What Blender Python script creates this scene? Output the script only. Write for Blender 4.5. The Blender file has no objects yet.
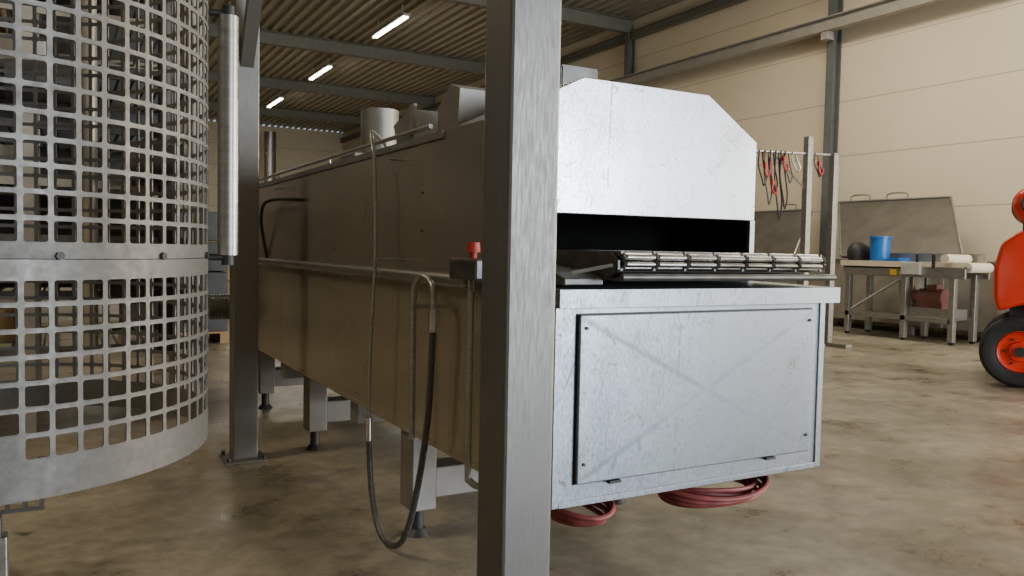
import bpy, bmesh, math, random
from mathutils import Vector, Matrix
random.seed(7)
C = bpy.context.scene.collection
# ------------------------------------------------------------------ materials
def _new(name):
    m = bpy.data.materials.new(name); m.use_nodes = True
    nt = m.node_tree; b = nt.nodes["Principled BSDF"]
    return m, nt, b
def mat(name, c1, c2=None, rough=0.5, metal=0.0, scale=6.0, bump=0.0, rvar=0.1, stretch=(1,1,1), detail=6, spec=0.5):
    m, nt, b = _new(name)
    if c2 is None: c2 = tuple(v*0.8 for v in c1)
    tc = nt.nodes.new("ShaderNodeTexCoord"); mp = nt.nodes.new("ShaderNodeMapping")
    mp.inputs["Scale"].default_value = stretch
    n = nt.nodes.new("ShaderNodeTexNoise"); n.inputs["Scale"].default_value = scale; n.inputs["Detail"].default_value = detail
    r = nt.nodes.new("ShaderNodeValToRGB")
    r.color_ramp.elements[0].position = 0.32; r.color_ramp.elements[1].position = 0.68
    r.color_ramp.elements[0].color = (*c2, 1); r.color_ramp.elements[1].color = (*c1, 1)
    L = nt.links.new
    L(tc.outputs["Object"], mp.inputs[0]); L(mp.outputs[0], n.inputs["Vector"]); L(n.outputs[0], r.inputs[0]); L(r.outputs[0], b.inputs["Base Color"])
    mr = nt.nodes.new("ShaderNodeMapRange"); mr.inputs[3].default_value = max(0.03, rough-rvar); mr.inputs[4].default_value = min(1, rough+rvar)
    L(n.outputs[0], mr.inputs[0]); L(mr.outputs[0], b.inputs["Roughness"])
    b.inputs["Metallic"].default_value = metal
    b.inputs["Specular IOR Level"].default_value = spec
    if bump > 0:
        bp = nt.nodes.new("ShaderNodeBump"); bp.inputs["Strength"].default_value = bump; bp.inputs["Distance"].default_value = 0.01
        L(n.outputs[0], bp.inputs["Height"]); L(bp.outputs[0], b.inputs["Normal"])
    return m
def emis(name, col, s):
    m, nt, b = _new(name)
    b.inputs["Base Color"].default_value = (*col, 1)
    b.inputs["Emission Color"].default_value = (*col, 1); b.inputs["Emission Strength"].default_value = s
    return m
def worn_steel(name, c1, c2, rough, metal, blot=5.0, fine=45.0, bump=0.05, cross=None, scratches=True, lo=0.36, hi=0.60, fst=(1,1,1), wb=0.5):
    m, nt, b = _new(name); L = nt.links.new
    tc = nt.nodes.new("ShaderNodeTexCoord"); v = tc.outputs["Object"]
    def noise(sc, det, st=(1,1,1)):
        mp = nt.nodes.new("ShaderNodeMapping"); mp.inputs["Scale"].default_value = st; L(v, mp.inputs[0])
        n = nt.nodes.new("ShaderNodeTexNoise"); n.inputs["Scale"].default_value = sc; n.inputs["Detail"].default_value = det; n.inputs["Roughness"].default_value=0.62
        L(mp.outputs[0], n.inputs["Vector"]); return n.outputs[0]
    def math_(op, a, bb, clamp=False):
        n = nt.nodes.new("ShaderNodeMath"); n.operation = op; n.use_clamp = clamp
        for i, x in enumerate((a, bb)):
            if x is None: continue
            if isinstance(x, (int, float)): n.inputs[i].default_value = x
            else: L(x, n.inputs[i])
        return n.outputs[0]
    big = noise(blot, 6); sm = noise(fine, 5, fst); wob = noise(14, 5)
    f = math_('ADD', math_('MULTIPLY', big, wb), math_('MULTIPLY', sm, 1-wb))
    if scratches:
        for (sc_, rot, thr, amt) in ((7,0.6,0.006,0.16),(13,-0.8,0.005,0.14),(26,0.15,0.009,0.10),(20,1.3,0.008,0.10),(9,-0.3,0.005,0.14)):
            vo = nt.nodes.new("ShaderNodeTexVoronoi"); vo.feature='DISTANCE_TO_EDGE'; vo.inputs["Scale"].default_value = sc_
            mpv = nt.nodes.new("ShaderNodeMapping"); mpv.inputs["Scale"].default_value=(1,1,0.2); mpv.inputs["Rotation"].default_value=(0,rot,0); L(v, mpv.inputs[0]); L(mpv.outputs[0], vo.inputs["Vector"])
            s_ = math_('MULTIPLY', math_('LESS_THAN', vo.outputs["Distance"], thr), amt)
            s_ = math_('MULTIPLY', s_, math_('GREATER_THAN', wob, 0.50))
            f = math_('SUBTRACT', f, s_)
    if cross:
        s = nt.nodes.new("ShaderNodeSeparateXYZ"); L(v, s.inputs[0])
        u = math_('MULTIPLY', s.outputs["X"], 1/cross[0]); w = math_('MULTIPLY', s.outputs["Z"], 1/cross[1])
        d1 = math_('ABSOLUTE', math_('SUBTRACT', u, w), None); d2 = math_('ABSOLUTE', math_('ADD', u, w), None)
        d = math_('MINIMUM', d1, d2)
        d = math_('ADD', d, math_('MULTIPLY', math_('SUBTRACT', wob, 0.5), 0.08))
        k = math_('SUBTRACT', 1.0, math_('MULTIPLY', d, 16.0), True)
        k = math_('MULTIPLY', k, math_('MULTIPLY', sm, 0.26))
        f = math_('SUBTRACT', f, k)
    r = nt.nodes.new("ShaderNodeValToRGB"); e = r.color_ramp.elements
    e[0].position = lo; e[0].color = (*c2, 1); e[1].position = hi; e[1].color = (*c1, 1)
    L(f, r.inputs[0]); L(r.outputs[0], b.inputs["Base Color"])
    mr = nt.nodes.new("ShaderNodeMapRange"); mr.inputs[1].default_value=0.3; mr.inputs[2].default_value=0.7; mr.inputs[3].default_value = rough+0.14; mr.inputs[4].default_value = rough-0.10
    L(f, mr.inputs[0]); L(mr.outputs[0], b.inputs["Roughness"])
    b.inputs["Metallic"].default_value = metal
    bp = nt.nodes.new("ShaderNodeBump"); bp.inputs["Strength"].default_value = bump; bp.inputs["Distance"].default_value = 0.01
    L(f, bp.inputs["Height"]); L(bp.outputs[0], b.inputs["Normal"])
    return m
STEEL = mat("brushed_steel", (0.42,0.42,0.40), (0.32,0.32,0.31), 0.38, 0.9, 9, 0.05, 0.08, (1,1,8))
LEGM  = mat("dull_leg_steel", (0.30,0.29,0.27), (0.23,0.22,0.205), 0.5, 0.6, 9, 0.05, 0.08)
POST  = worn_steel("post_steel", (0.175,0.171,0.162), (0.16,0.156,0.148), 0.42, 0.6, 2.5, 200, 0.02, None, False, 0.3, 0.7, (1,1,0.1), 0.3)
HOODM = worn_steel("polished_hood_steel", (0.72,0.76,0.81), (0.36,0.385,0.43), 0.30, 0.97, 3.5, 120, 0.05, None, True, 0.32, 0.54, (1,1,1), 0.5)
BOXM  = worn_steel("worn_cabinet_steel", (0.36,0.395,0.435), (0.19,0.21,0.235), 0.35, 0.94, 4, 110, 0.06, None, True, 0.34, 0.58, (1,1,0.5), 0.45)
DOORM = worn_steel("worn_door_steel", (0.35,0.39,0.43), (0.18,0.20,0.225), 0.33, 0.94, 4, 110, 0.06, (0.5,0.25), True, 0.34, 0.58, (1,1,0.5), 0.45)
SIDE  = mat("side_panel_steel", (0.46,0.42,0.355), (0.41,0.375,0.315), 0.26, 0.74, 0.9, 0.0, 0.05, (1,0.6,1), 2)  # brownish tint puts the hall's warm reflection into the base colour
SIDELO= mat("lower_panel_steel", (0.51,0.45,0.345), (0.46,0.405,0.31), 0.26, 0.70, 0.9, 0.0, 0.05, (1,0.6,1), 2)  # stronger tan tint stands in for the floor mirrored in the steel
CAGEM = worn_steel("guard_sheet_steel", (0.20,0.192,0.177), (0.15,0.145,0.134), 0.5, 0.5, 5, 60, 0.03, None, False)
CHROME= mat("chrome_steel", (0.62,0.62,0.62), (0.5,0.5,0.5), 0.2, 1.0, 10, 0.0, 0.05)
BELTM = mat("shiny_belt_rod", (0.66,0.65,0.62), (0.42,0.41,0.39), 0.24, 1.0, 40, 0.0, 0.08, (0.3,1,1))
DARKM = mat("dark_metal", (0.07,0.07,0.07), (0.04,0.04,0.04), 0.5, 0.6, 10, 0.0, 0.1)
MIDM  = mat("grey_guide_metal", (0.16,0.16,0.155), (0.09,0.09,0.088), 0.42, 0.8, 12, 0.0, 0.1)
BLACK = mat("black_rubber", (0.02,0.02,0.02), (0.012,0.012,0.012), 0.6, 0.0, 20, 0.05, 0.1)
HOSEM = mat("grey_braided_hose", (0.10,0.10,0.095), (0.05,0.05,0.048), 0.45, 0.2, 60, 0.05, 0.1)
INNER = mat("shaded_interior", (0.006,0.006,0.006), (0.003,0.003,0.003), 0.9, 0.0, 20, spec=0.1)  # near-black colour paints in the darkness inside the tunnel opening
RED   = mat("red_plastic", (0.42,0.03,0.02), (0.34,0.02,0.015), 0.45, 0.0, 8)
FRED  = mat("forklift_red_paint", (0.80,0.045,0.015), (0.70,0.03,0.01), 0.3, 0.0, 3)
HOSER = mat("dusty_red_rubber", (0.34,0.075,0.075), (0.20,0.04,0.043), 0.55, 0.0, 20)
BLUE  = mat("blue_plastic", (0.02,0.17,0.55), (0.015,0.13,0.45), 0.35, 0.0, 5)
CREAM = mat("cream_belt", (0.68,0.62,0.48), (0.6,0.54,0.42), 0.6, 0.0, 8)
VATM  = mat("vat_steel", (0.36,0.325,0.27), (0.28,0.255,0.21), 0.42, 0.35, 4, 0.02, 0.08)
LIDM  = mat("dull_lid_steel", (0.17,0.155,0.13), (0.125,0.113,0.095), 0.5, 0.4, 3, 0.02, 0.08)
BEAMM = mat("painted_beam", (0.34,0.32,0.27), (0.29,0.27,0.23), 0.55, 0.0, 4)
COLM  = mat("painted_column", (0.13,0.14,0.14), (0.10,0.11,0.11), 0.5, 0.0, 4)
RAFT  = mat("rafter_paint", (0.19,0.19,0.155), (0.15,0.15,0.12), 0.6, 0.0, 4)
DECK  = mat("roof_deck", (0.40,0.37,0.29), (0.33,0.30,0.235), 0.45, 0.1, 2)
TUBE  = emis("fluorescent_tube", (1.0,0.93,0.82), 18.0)
WOOD  = mat("pallet_wood", (0.42,0.28,0.14), (0.30,0.19,0.10), 0.7, 0.0, 6, 0.1, 0.1, (1,8,8))
CARD  = mat("cardboard", (0.34,0.24,0.13), (0.28,0.19,0.10), 0.8, 0.0, 5)
WHITE = mat("white_plastic", (0.5,0.5,0.47), (0.4,0.4,0.38), 0.4, 0.0, 5)
YEL   = mat("yellow_paint", (0.6,0.38,0.04), (0.5,0.3,0.03), 0.4, 0.0, 5)
GREYC = mat("grey_crate", (0.12,0.13,0.15), (0.09,0.095,0.11), 0.5, 0.0, 5)

def wall_mat():
    m, nt, b = _new("cream_wall_panels"); L = nt.links.new
    g = nt.nodes.new("ShaderNodeNewGeometry"); s = nt.nodes.new("ShaderNodeSeparateXYZ"); L(g.outputs["Position"], s.inputs[0])
    def joint(sock, pitch, w):
        d = nt.nodes.new("ShaderNodeMath"); d.operation = 'DIVIDE'; d.inputs[1].default_value = pitch; L(sock, d.inputs[0])
        f = nt.nodes.new("ShaderNodeMath"); f.operation = 'FRACT'; L(d.outputs[0], f.inputs[0])
        c = nt.nodes.new("ShaderNodeMath"); c.operation = 'LESS_THAN'; c.inputs[1].default_value = w/pitch; L(f.outputs[0], c.inputs[0]); return c.outputs[0]
    j = joint(s.outputs["Z"], 1.05, 0.022)
    n = nt.nodes.new("ShaderNodeTexNoise"); n.inputs["Scale"].default_value = 0.7; L(g.outputs["Position"], n.inputs["Vector"])
    r = nt.nodes.new("ShaderNodeValToRGB"); r.color_ramp.elements[0].color = (0.68,0.59,0.43,1); r.color_ramp.elements[1].color = (0.78,0.69,0.52,1)
    L(n.outputs[0], r.inputs[0])
    mx = nt.nodes.new("ShaderNodeMix"); mx.data_type = 'RGBA'; L(j, mx.inputs[0]); L(r.outputs[0], mx.inputs[6]); mx.inputs[7].default_value = (0.48,0.41,0.29,1)
    L(mx.outputs[2], b.inputs["Base Color"]); b.inputs["Roughness"].default_value = 0.6
    return m
WALL = wall_mat()
def floor_mat():
    m, nt, b = _new("stained_concrete_floor"); L = nt.links.new
    g = nt.nodes.new("ShaderNodeNewGeometry")
    def N(sc,det,ro):
        n = nt.nodes.new("ShaderNodeTexNoise"); n.inputs["Scale"].default_value = sc; n.inputs["Detail"].default_value = det; n.inputs["Roughness"].default_value = ro
        L(g.outputs["Position"], n.inputs["Vector"]); return n
    n1 = N(0.9,12,0.72); n2 = N(9,8,0.7); n3 = N(1.7,8,0.68); n4 = N(4.5,6,0.6)
    r = nt.nodes.new("ShaderNodeValToRGB"); e = r.color_ramp.elements
    e[0].position = 0.36; e[0].color = (0.145,0.128,0.097,1); e[1].position = 0.64; e[1].color = (0.345,0.307,0.232,1)
    L(n1.outputs[0], r.inputs[0])
    def ramp(n,p0,c0,p1,c1):
        q = nt.nodes.new("ShaderNodeValToRGB"); e = q.color_ramp.elements
        e[0].position = p0; e[0].color = (*c0,1); e[1].position = p1; e[1].color = (*c1,1); L(n.outputs[0], q.inputs[0]); return q.outputs[0]
    r2 = ramp(n2,0.3,(0.62,)*3,0.65,(1.05,1.04,1.02)); r3 = ramp(n3,0.33,(0.52,0.50,0.47),0.48,(1,1,1)); r4 = ramp(n4,0.28,(0.45,0.44,0.42),0.36,(1,1,1))
    def mul(a,b_):
        mx = nt.nodes.new("ShaderNodeMix"); mx.data_type = 'RGBA'; mx.blend_type = 'MULTIPLY'; mx.inputs[0].default_value = 1
        L(a, mx.inputs[6]); L(b_, mx.inputs[7]); return mx.outputs[2]
    L(mul(mul(mul(r.outputs[0], r2), r3), r4), b.inputs["Base Color"])
    mr = nt.nodes.new("ShaderNodeMapRange"); mr.inputs[1].default_value=0.35; mr.inputs[2].default_value=0.65; mr.inputs[3].default_value = 0.24; mr.inputs[4].default_value = 0.52; L(n3.outputs[0], mr.inputs[0]); L(mr.outputs[0], b.inputs["Roughness"])
    bp = nt.nodes.new("ShaderNodeBump"); bp.inputs["Strength"].default_value = 0.12; bp.inputs["Distance"].default_value = 0.01; L(n2.outputs[0], bp.inputs["Height"]); L(bp.outputs[0], b.inputs["Normal"])
    return m
FLOOR = floor_mat()

# ------------------------------------------------------------------ helpers
def finish(name, bm, m, parent=None, smooth=False, recenter=True):
    bmesh.ops.recalc_face_normals(bm, faces=bm.faces[:])
    me = bpy.data.meshes.new(name)
    off = Vector((0,0,0))
    if recenter and bm.verts:
        lo = Vector([min(v.co[i] for v in bm.verts) for i in range(3)]); hi = Vector([max(v.co[i] for v in bm.verts) for i in range(3)])
        off = (lo+hi)/2
        for v in bm.verts: v.co -= off
    bm.to_mesh(me); bm.free()
    for x in (m if isinstance(m, (list,tuple)) else [m]): me.materials.append(x)
    if smooth:
        for p in me.polygons: p.use_smooth = True
        try: me.set_sharp_from_angle(angle=math.radians(40))
        except Exception: pass
    o = bpy.data.objects.new(name, me); o.location = off; C.objects.link(o)
    if parent is not None: attach(o, parent)
    return o
def wloc(o):
    p = Vector((0,0,0))
    while o is not None:
        p += o.location; o = o.parent
    return p
def attach(o, parent):
    o.location = o.location - wloc(parent); o.parent = parent
def thing(name, loc, label, cat, group=None):
    e = bpy.data.objects.new(name, None); e.location = loc; e.empty_display_size = 0.2; C.objects.link(e)
    tag(e, label, cat, group); return e
def tag(o, label, cat, group=None):
    o["label"] = label; o["category"] = cat
    if group: o["group"] = group
    return o
def struct(o): o["kind"] = "structure"; return o
def abox(bm, lo, hi, bev=0.0, R=None, piv=None):
    lo, hi = Vector(lo), Vector(hi)
    r = bmesh.ops.create_cube(bm, size=1.0); vs = r["verts"]
    c = (lo+hi)/2; s = hi-lo
    for v in vs: v.co = Vector((v.co.x*s.x, v.co.y*s.y, v.co.z*s.z)) + c
    if R is not None:
        piv = Vector(piv) if piv is not None else c
        for v in vs: v.co = R @ (v.co-piv) + piv
    return vs
def box(name, lo, hi, m, parent=None, bev=0.004, R=None, piv=None):
    bm = bmesh.new(); abox(bm, lo, hi)
    if bev > 0: bmesh.ops.bevel(bm, geom=bm.edges[:], offset=bev, segments=2, affect='EDGES', profile=0.5)
    if R is not None:
        p = Vector(piv) if piv is not None else (Vector(lo)+Vector(hi))/2
        for v in bm.verts: v.co = R @ (v.co-p)+p
    return finish(name, bm, m, parent)
def acyl(bm, p0, p1, r, seg=24, r2=None):
    p0, p1 = Vector(p0), Vector(p1); d = p1-p0; L = d.length
    q = Vector((0,0,1)).rotation_difference(d.normalized()).to_matrix().to_4x4()
    M = Matrix.Translation((p0+p1)/2) @ q
    bmesh.ops.create_cone(bm, cap_ends=True, segments=seg, radius1=r, radius2=r if r2 is None else r2, depth=L, matrix=M)
def cyl(name, p0, p1, r, m, parent=None, seg=24, r2=None):
    bm = bmesh.new(); acyl(bm, p0, p1, r, seg, r2); return finish(name, bm, m, parent, True)
def spline(pts, n=8):
    P = [Vector(p) for p in pts]; out = []
    Q = [P[0]*2-P[1]] + P + [P[-1]*2-P[-2]]
    for i in range(1, len(Q)-2):
        a,b,c,d = Q[i-1],Q[i],Q[i+1],Q[i+2]
        for k in range(n):
            t = k/n
            out.append(0.5*((2*b)+(c-a)*t+(2*a-5*b+4*c-d)*t*t+(3*b-a-3*c+d)*t**3))
    out.append(P[-1]); return out
def atube(bm, pts, r, seg=10, smooth_n=8):
    P = spline(pts, smooth_n) if smooth_n else [Vector(p) for p in pts]
    rings = []; up = None
    for i,p in enumerate(P):
        t = (P[min(i+1,len(P)-1)]-P[max(i-1,0)]).normalized()
        if up is None:
            a = Vector((0,0,1)) if abs(t.z) < 0.9 else Vector((1,0,0)); up = t.cross(a).normalized()
        up = (up - t*up.dot(t)).normalized(); w = t.cross(up)
        rings.append([bm.verts.new(p + up*r*math.cos(2*math.pi*k/seg) + w*r*math.sin(2*math.pi*k/seg)) for k in range(seg)])
    for a,b in zip(rings, rings[1:]):
        for k in range(seg): bm.faces.new((a[k],a[(k+1)%seg],b[(k+1)%seg],b[k]))
    bm.faces.new(rings[0]); bm.faces.new(rings[-1])
def tube(name, pts, r, m, parent=None, seg=10, n=8):
    bm = bmesh.new(); atube(bm, pts, r, seg, n); return finish(name, bm, m, parent, True)
def aprism(bm, prof, ax, a0, a1):
    def mk(u,v,a):
        c=[u,v]; c.insert(ax,a); return Vector(c)
    A=[bm.verts.new(mk(u,v,a0)) for u,v in prof]; B=[bm.verts.new(mk(u,v,a1)) for u,v in prof]
    n=len(prof)
    bm.faces.new(A); bm.faces.new(B[::-1])
    for i in range(n): bm.faces.new((A[i],A[(i+1)%n],B[(i+1)%n],B[i]))
def prism(name, prof, ax, a0, a1, m, parent=None, bev=0.0):
    bm = bmesh.new(); aprism(bm, prof, ax, a0, a1)
    if bev: bmesh.ops.bevel(bm, geom=bm.edges[:], offset=bev, segments=3, affect='EDGES', profile=0.5)
    return finish(name, bm, m, parent, bev>0.01)

# ------------------------------------------------------------------ room
XR, XL, YN, YF, ZC = 13.2, -14.0, -10.0, 43.0, 7.36
def sbox(name, lo, hi, m): return struct(box(name, lo, hi, m, bev=0))
sbox("floor", (XL-0.3,YN-0.3,-0.2), (XR+0.3,YF+0.3,0), FLOOR)
bm = bmesh.new(); abox(bm,(XR,YN,0),(XR+0.2,-4.5,ZC)); abox(bm,(XR,0.5,0),(XR+0.2,YF,ZC)); abox(bm,(XR,-4.5,4.4),(XR+0.2,0.5,ZC))
struct(finish("wall_right", bm, WALL))
sbox("wall_left", (XL-0.2,YN,0), (XL,YF,ZC), WALL)
sbox("wall_far", (XL,YF,0), (XR,YF+0.2,ZC), WALL)
DX0,DX1,DZ = 4.0,10.0,4.6
bm = bmesh.new(); abox(bm,(XL,YN-0.2,0),(DX0,YN,ZC)); abox(bm,(DX1,YN-0.2,0),(XR,YN,ZC)); abox(bm,(DX0,YN-0.2,DZ),(DX1,YN,ZC))
struct(finish("wall_near", bm, WALL))
bm = bmesh.new(); pts=[]; x=XL; p=0.30
while x < XR:
    pts += [(x,ZC),(x+0.12,ZC),(x+0.15,ZC+0.09),(x+0.27,ZC+0.09)]; x += p
pts = [(min(a,XR),b) for a,b in pts]+[(XR,ZC)]
A=[bm.verts.new((a,YN,b)) for a,b in pts]; B=[bm.verts.new((a,YF,b)) for a,b in pts]
for i in range(len(pts)-1):
    if (pts[i+1][0]-pts[i][0])>1e-5 or abs(pts[i+1][1]-pts[i][1])>1e-5: bm.faces.new((A[i],B[i],B[i+1],A[i+1]))
cel = struct(finish("ceiling", bm, DECK))
so = cel.modifiers.new("s","SOLIDIFY"); so.thickness=0.04; so.offset=1
tn=0
def ibeam(bm, axis, c, w, h, a0, a1, tf=0.02, tw=0.015):
    u,v=c
    prof=[(-w/2,-h/2),(w/2,-h/2),(w/2,-h/2+tf),(tw/2,-h/2+tf),(tw/2,h/2-tf),(w/2,h/2-tf),(w/2,h/2),(-w/2,h/2),(-w/2,h/2-tf),(-tw/2,h/2-tf),(-tw/2,-h/2+tf),(-w/2,-h/2+tf)]
    if axis==2: prof=[(b,a) for a,b in prof]
    aprism(bm,[(u+a,v+b) for a,b in prof],axis,a0,a1)
def trim(bm,m):
    global tn; tn+=1; return struct(finish("trim_%d"%tn,bm,m))
rows=[4.37,10.91,17.45,23.99,30.53,37.07]
for y in rows:
    bm=bmesh.new(); ibeam(bm,0,(y,7.16),0.2,0.36,XL,XR-0.02); trim(bm,RAFT)
    bm=bmesh.new(); ibeam(bm,2,(XR-0.12,y),0.18,0.2,0,6.98); trim(bm,COLM)
    bm=bmesh.new(); ibeam(bm,2,(XL+0.12,y),0.18,0.2,0,6.98); trim(bm,COLM)
bm=bmesh.new(); ibeam(bm,1,(XR-0.36,5.66),0.2,0.26,YN+0.1,YF-0.1); trim(bm,BEAMM)
for y in rows:
    bm=bmesh.new(); abox(bm,(XR-0.42,y-0.07,5.38),(XR-0.2,y+0.07,5.53)); trim(bm,BEAMM)
bm=bmesh.new(); ibeam(bm,1,(XR-0.12,6.9),0.16,0.2,YN+0.1,YF-0.1); trim(bm,RAFT)
for x in (2.0,-5.0):
    bm=bmesh.new(); ibeam(bm,1,(x,6.88),0.14,0.18,YN+0.1,YF-0.1); trim(bm,RAFT)
for y in (7.3,13.9,20.4,27.0,33.6):
    for x in (7.5,-1.0,-8.5):
        if x != 7.5 and y<10: continue
        e=thing("ceiling_light",(x,y,7.36),"long white fluorescent tube fitting fixed under the roof deck","ceiling light","fluorescent lights in rows under the roof")
        bm=bmesh.new(); abox(bm,(x-0.09,y-1.2,7.0),(x+0.09,y+1.2,7.06)); 
        for dy in (-0.9,0.9): acyl(bm,(x,y+dy,7.05),(x,y+dy,7.37),0.012,8)
        finish("housing",bm,WHITE,e)
        bm=bmesh.new(); acyl(bm,(x-0.04,y-1.15,6.975),(x-0.04,y+1.15,6.975),0.022,12); acyl(bm,(x+0.04,y-1.15,6.975),(x+0.04,y+1.15,6.975),0.022,12)
        finish("tube",bm,TUBE,e,True)

# ------------------------------------------------------------------ tunnel machine
X0,X1=1.254,2.442
XC=2.395
T=thing("tunnel_conveyor_machine",(1.85,4.4,0),"long stainless steel conveyor tunnel machine with chamfered hood and belt outlet","industrial machine")
box("lower_body",(X0,2.78,0.466),(X1,6.9,1.10),SIDELO,T,0.006)
box("lower_side_sheet",(X0-0.004,2.03,0.466),(X0,6.895,1.085),SIDELO,T,0)
box("bottom_flange",(X0-0.008,2.1,0.462),(X0+0.006,6.88,0.482),SIDELO,T,0.002)
box("panel_seam",(X0-0.0055,5.4,0.49),(X0-0.003,5.408,1.09),SIDE,T,0)
HY=2.80
box("upper_body",(X0,HY,1.10),(X1,6.9,1.655),SIDE,T,0.006)
box("upper_side_sheet",(X0-0.004,2.41,1.125),(X0,6.895,1.64),SIDE,T,0)
bm=bmesh.new(); abox(bm,(X0-0.012,HY+0.001,1.645),(X1+0.012,6.92,1.672)); finish("roof_sheet",bm,STEEL,T)
prism("side_ledge",[(X0-0.028,1.085),(X0-0.028,1.093),(X0-0.004,1.107),(X0-0.004,1.085)],1,2.45,6.9,SIDELO,T)
zt=1.84; zs=1.680; xt=2.178
outer=[(X0,1.10),(X0,zs-.008),(1.60,zt),(xt,zt),(X1-0.006,zs),(X1-0.006,1.12)]
inn=[(X1-0.016,1.12),(X1-0.016,zs-0.006),(xt-0.004,zt-0.012),(1.604,zt-0.012),(X0+0.01,zs-0.014),(X0+0.01,1.10)]
bm=bmesh.new(); aprism(bm,outer+inn,1,2.404,HY); finish("hood_shell",bm,SIDE,T)
prism("hood_front_plate",[(X0,1.36),(X0,zs-.008),(1.60,zt),(xt,zt),(X1-0.006,zs),(X1-0.006,1.366)],1,2.392,2.404,HOODM,T,0.003)
prism("hood_back_plate",[(X0+.012,1.66),(X0+.012,zs-.01),(1.60,zt-.013),(xt,zt-.013),(X1-0.02,zs),(X1-0.02,1.66)],1,HY-0.012,HY,SIDE,T)
bm=bmesh.new(); abox(bm,(X0+0.011,HY-0.03,1.12),(X1-0.017,HY-0.013,1.66)); abox(bm,(X0+0.011,2.42,1.35),(X0+0.02,HY-.03,1.66)); abox(bm,(X1-0.03,2.42,1.13),(X1-0.02,HY-.03,1.66)); abox(bm,(X0+0.02,2.42,1.10),(X1-0.03,HY-.03,1.115)); 
finish("tunnel_interior",bm,INNER,T)
box("opening_jamb",(X1-0.030,2.388,1.12),(X1-0.006,2.402,1.366),STEEL,T,0)
CB=box("cabinet",(X0,2.0,0.466),(XC,2.78,1.065),BOXM,T,0.006)
bm=bmesh.new()
aprism(bm,[(1.955,1.064),(1.955,1.118),(2.41,1.124),(2.41,1.112),(1.967,1.106),(1.967,1.064)],0,X0-0.012,XC+0.028)
abox(bm,(X0-0.012,1.957,1.064),(X0-0.004,2.41,1.118)); abox(bm,(XC+0.020,1.957,1.064),(XC+0.028,2.41,1.118)); abox(bm,(X0-0.003,2.0,1.066),(XC+0.02,2.41,1.105))
finish("cabinet_top_plate",bm,BOXM,T)
box("rear_top_plate",(XC,2.35,1.09),(X1-0.01,2.78,1.119),STEEL,T,0.002)
dx0,dx1,dz0,dz1=1.332,2.325,0.533,1.042
DR=box("cabinet_door",(dx0,1.982,dz0),(dx1,1.999,dz1),DOORM,CB,0.004)
for x,z in ((dx0+.022,dz1-.04),(dx0+.022,dz0+.06),(dx1-.022,dz1-.04),(dx1-.022,dz0+.06)):
    cyl("door_screw",(x,1.976,z),(x,1.985,z),0.005,DARKM,DR,10)
for x in (1.47,2.13):
    bm=bmesh.new(); abox(bm,(x-0.022,1.975,0.524),(x+0.022,1.995,0.532)); finish("door_latch",bm,DARKM,DR)
bm=bmesh.new(); w=0.003
for (a,b,c,d) in ((dx0-w,dz0-w,dx1+w,dz0),(dx0-w,dz1,dx1+w,dz1+w),(dx0-w,dz0,dx0,dz1),(dx1,dz0,dx1+w,dz1)): abox(bm,(a,1.995,b),(c,2.0005,d))
finish("door_gasket",bm,DARKM,CB)
for nm,lo,hi in (("corner_trim",(X0-0.002,1.994,0.466),(X0+0.022,2.004,1.064)),("corner_trim",(XC-0.024,1.994,0.466),(XC+0.002,2.004,1.064)),("bottom_trim",(X0+0.022,1.994,0.464),(XC-0.024,2.004,0.484))):
    box(nm,lo,hi,BOXM,CB,0.002)
# conveyor
BX0,BX1=1.45,2.305
CV=box("conveyor_bed",(BX0-0.01,2.02,1.165),(BX1,2.76,1.202),DARKM,T,0.003)
path=[]; 
zt_,rn=1.225,0.021; zc_=zt_-rn; pit=0.020
y=2.76
while y>1.965: path.append((y,zt_,0)); y-=pit
na=3
for k in range(0,na+1):
    a=k*math.pi/na; path.append((1.955-rn*math.sin(a),zc_+rn*math.cos(a),a))
y=1.965
while y<2.02: y+=pit; path.append((y,zc_-rn,math.pi))
bm=bmesh.new()
NS=7; seg7=(BX1-BX0)/NS
for (y,z,a) in path:
    for i in range(NS): acyl(bm,(BX0+i*seg7+0.009,y,z),(BX0+(i+1)*seg7-0.009,y,z),0.0092,12)
finish("belt_rods",bm,BELTM,CV,True)
bm=bmesh.new()
for (y,z,a) in path: acyl(bm,(BX0,y,z),(BX1,y,z),0.004,6)
for i in range(NS+1):
    xx=BX0+(BX1-BX0)*i/NS
    for (y,z,a) in path:
        R=Matrix.Rotation(a,3,'X')
        abox(bm,(xx-0.0045,y-0.0102,z-0.0085),(xx+0.0045,y+0.0102,z+0.0085),0,R)
finish("belt_links",bm,MIDM,CV,True)
prism("belt_side_guide",[(1.94,1.178),(1.94,1.205),(1.98,1.228),(2.40,1.235),(2.40,1.15),(1.99,1.15)],0,BX0-0.018,BX0-0.010,MIDM,CV)
prism("belt_side_guide",[(1.95,1.175),(1.95,1.205),(2.40,1.213),(2.40,1.14)],0,BX1+0.007,BX1+0.012,MIDM,CV)
bm=bmesh.new(); aprism(bm,[(1.91,1.152),(1.91,1.160),(1.93,1.152),(2.36,1.150),(2.36,1.144),(1.925,1.144)],0,1.42,BX1+0.022); acyl(bm,(1.42,1.905,1.156),(BX1+0.022,1.905,1.156),0.011,14); finish("drip_tray",bm,MIDM,CV,True)
prism("side_tray",[(2.0,1.128),(2.0,1.15),(2.05,1.165),(2.39,1.20),(2.39,1.128)],0,X0+0.03,BX0-0.026,MIDM,CV,0.004)
tube("tray_edge_rod",[(X0+0.05,1.995,1.165),(BX0-0.03,1.95,1.19)],0.006,STEEL,CV,8,0)
bm=bmesh.new(); acyl(bm,(X0-0.042,2.5,1.122),(X0-0.042,6.85,1.122),0.017,14)
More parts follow.
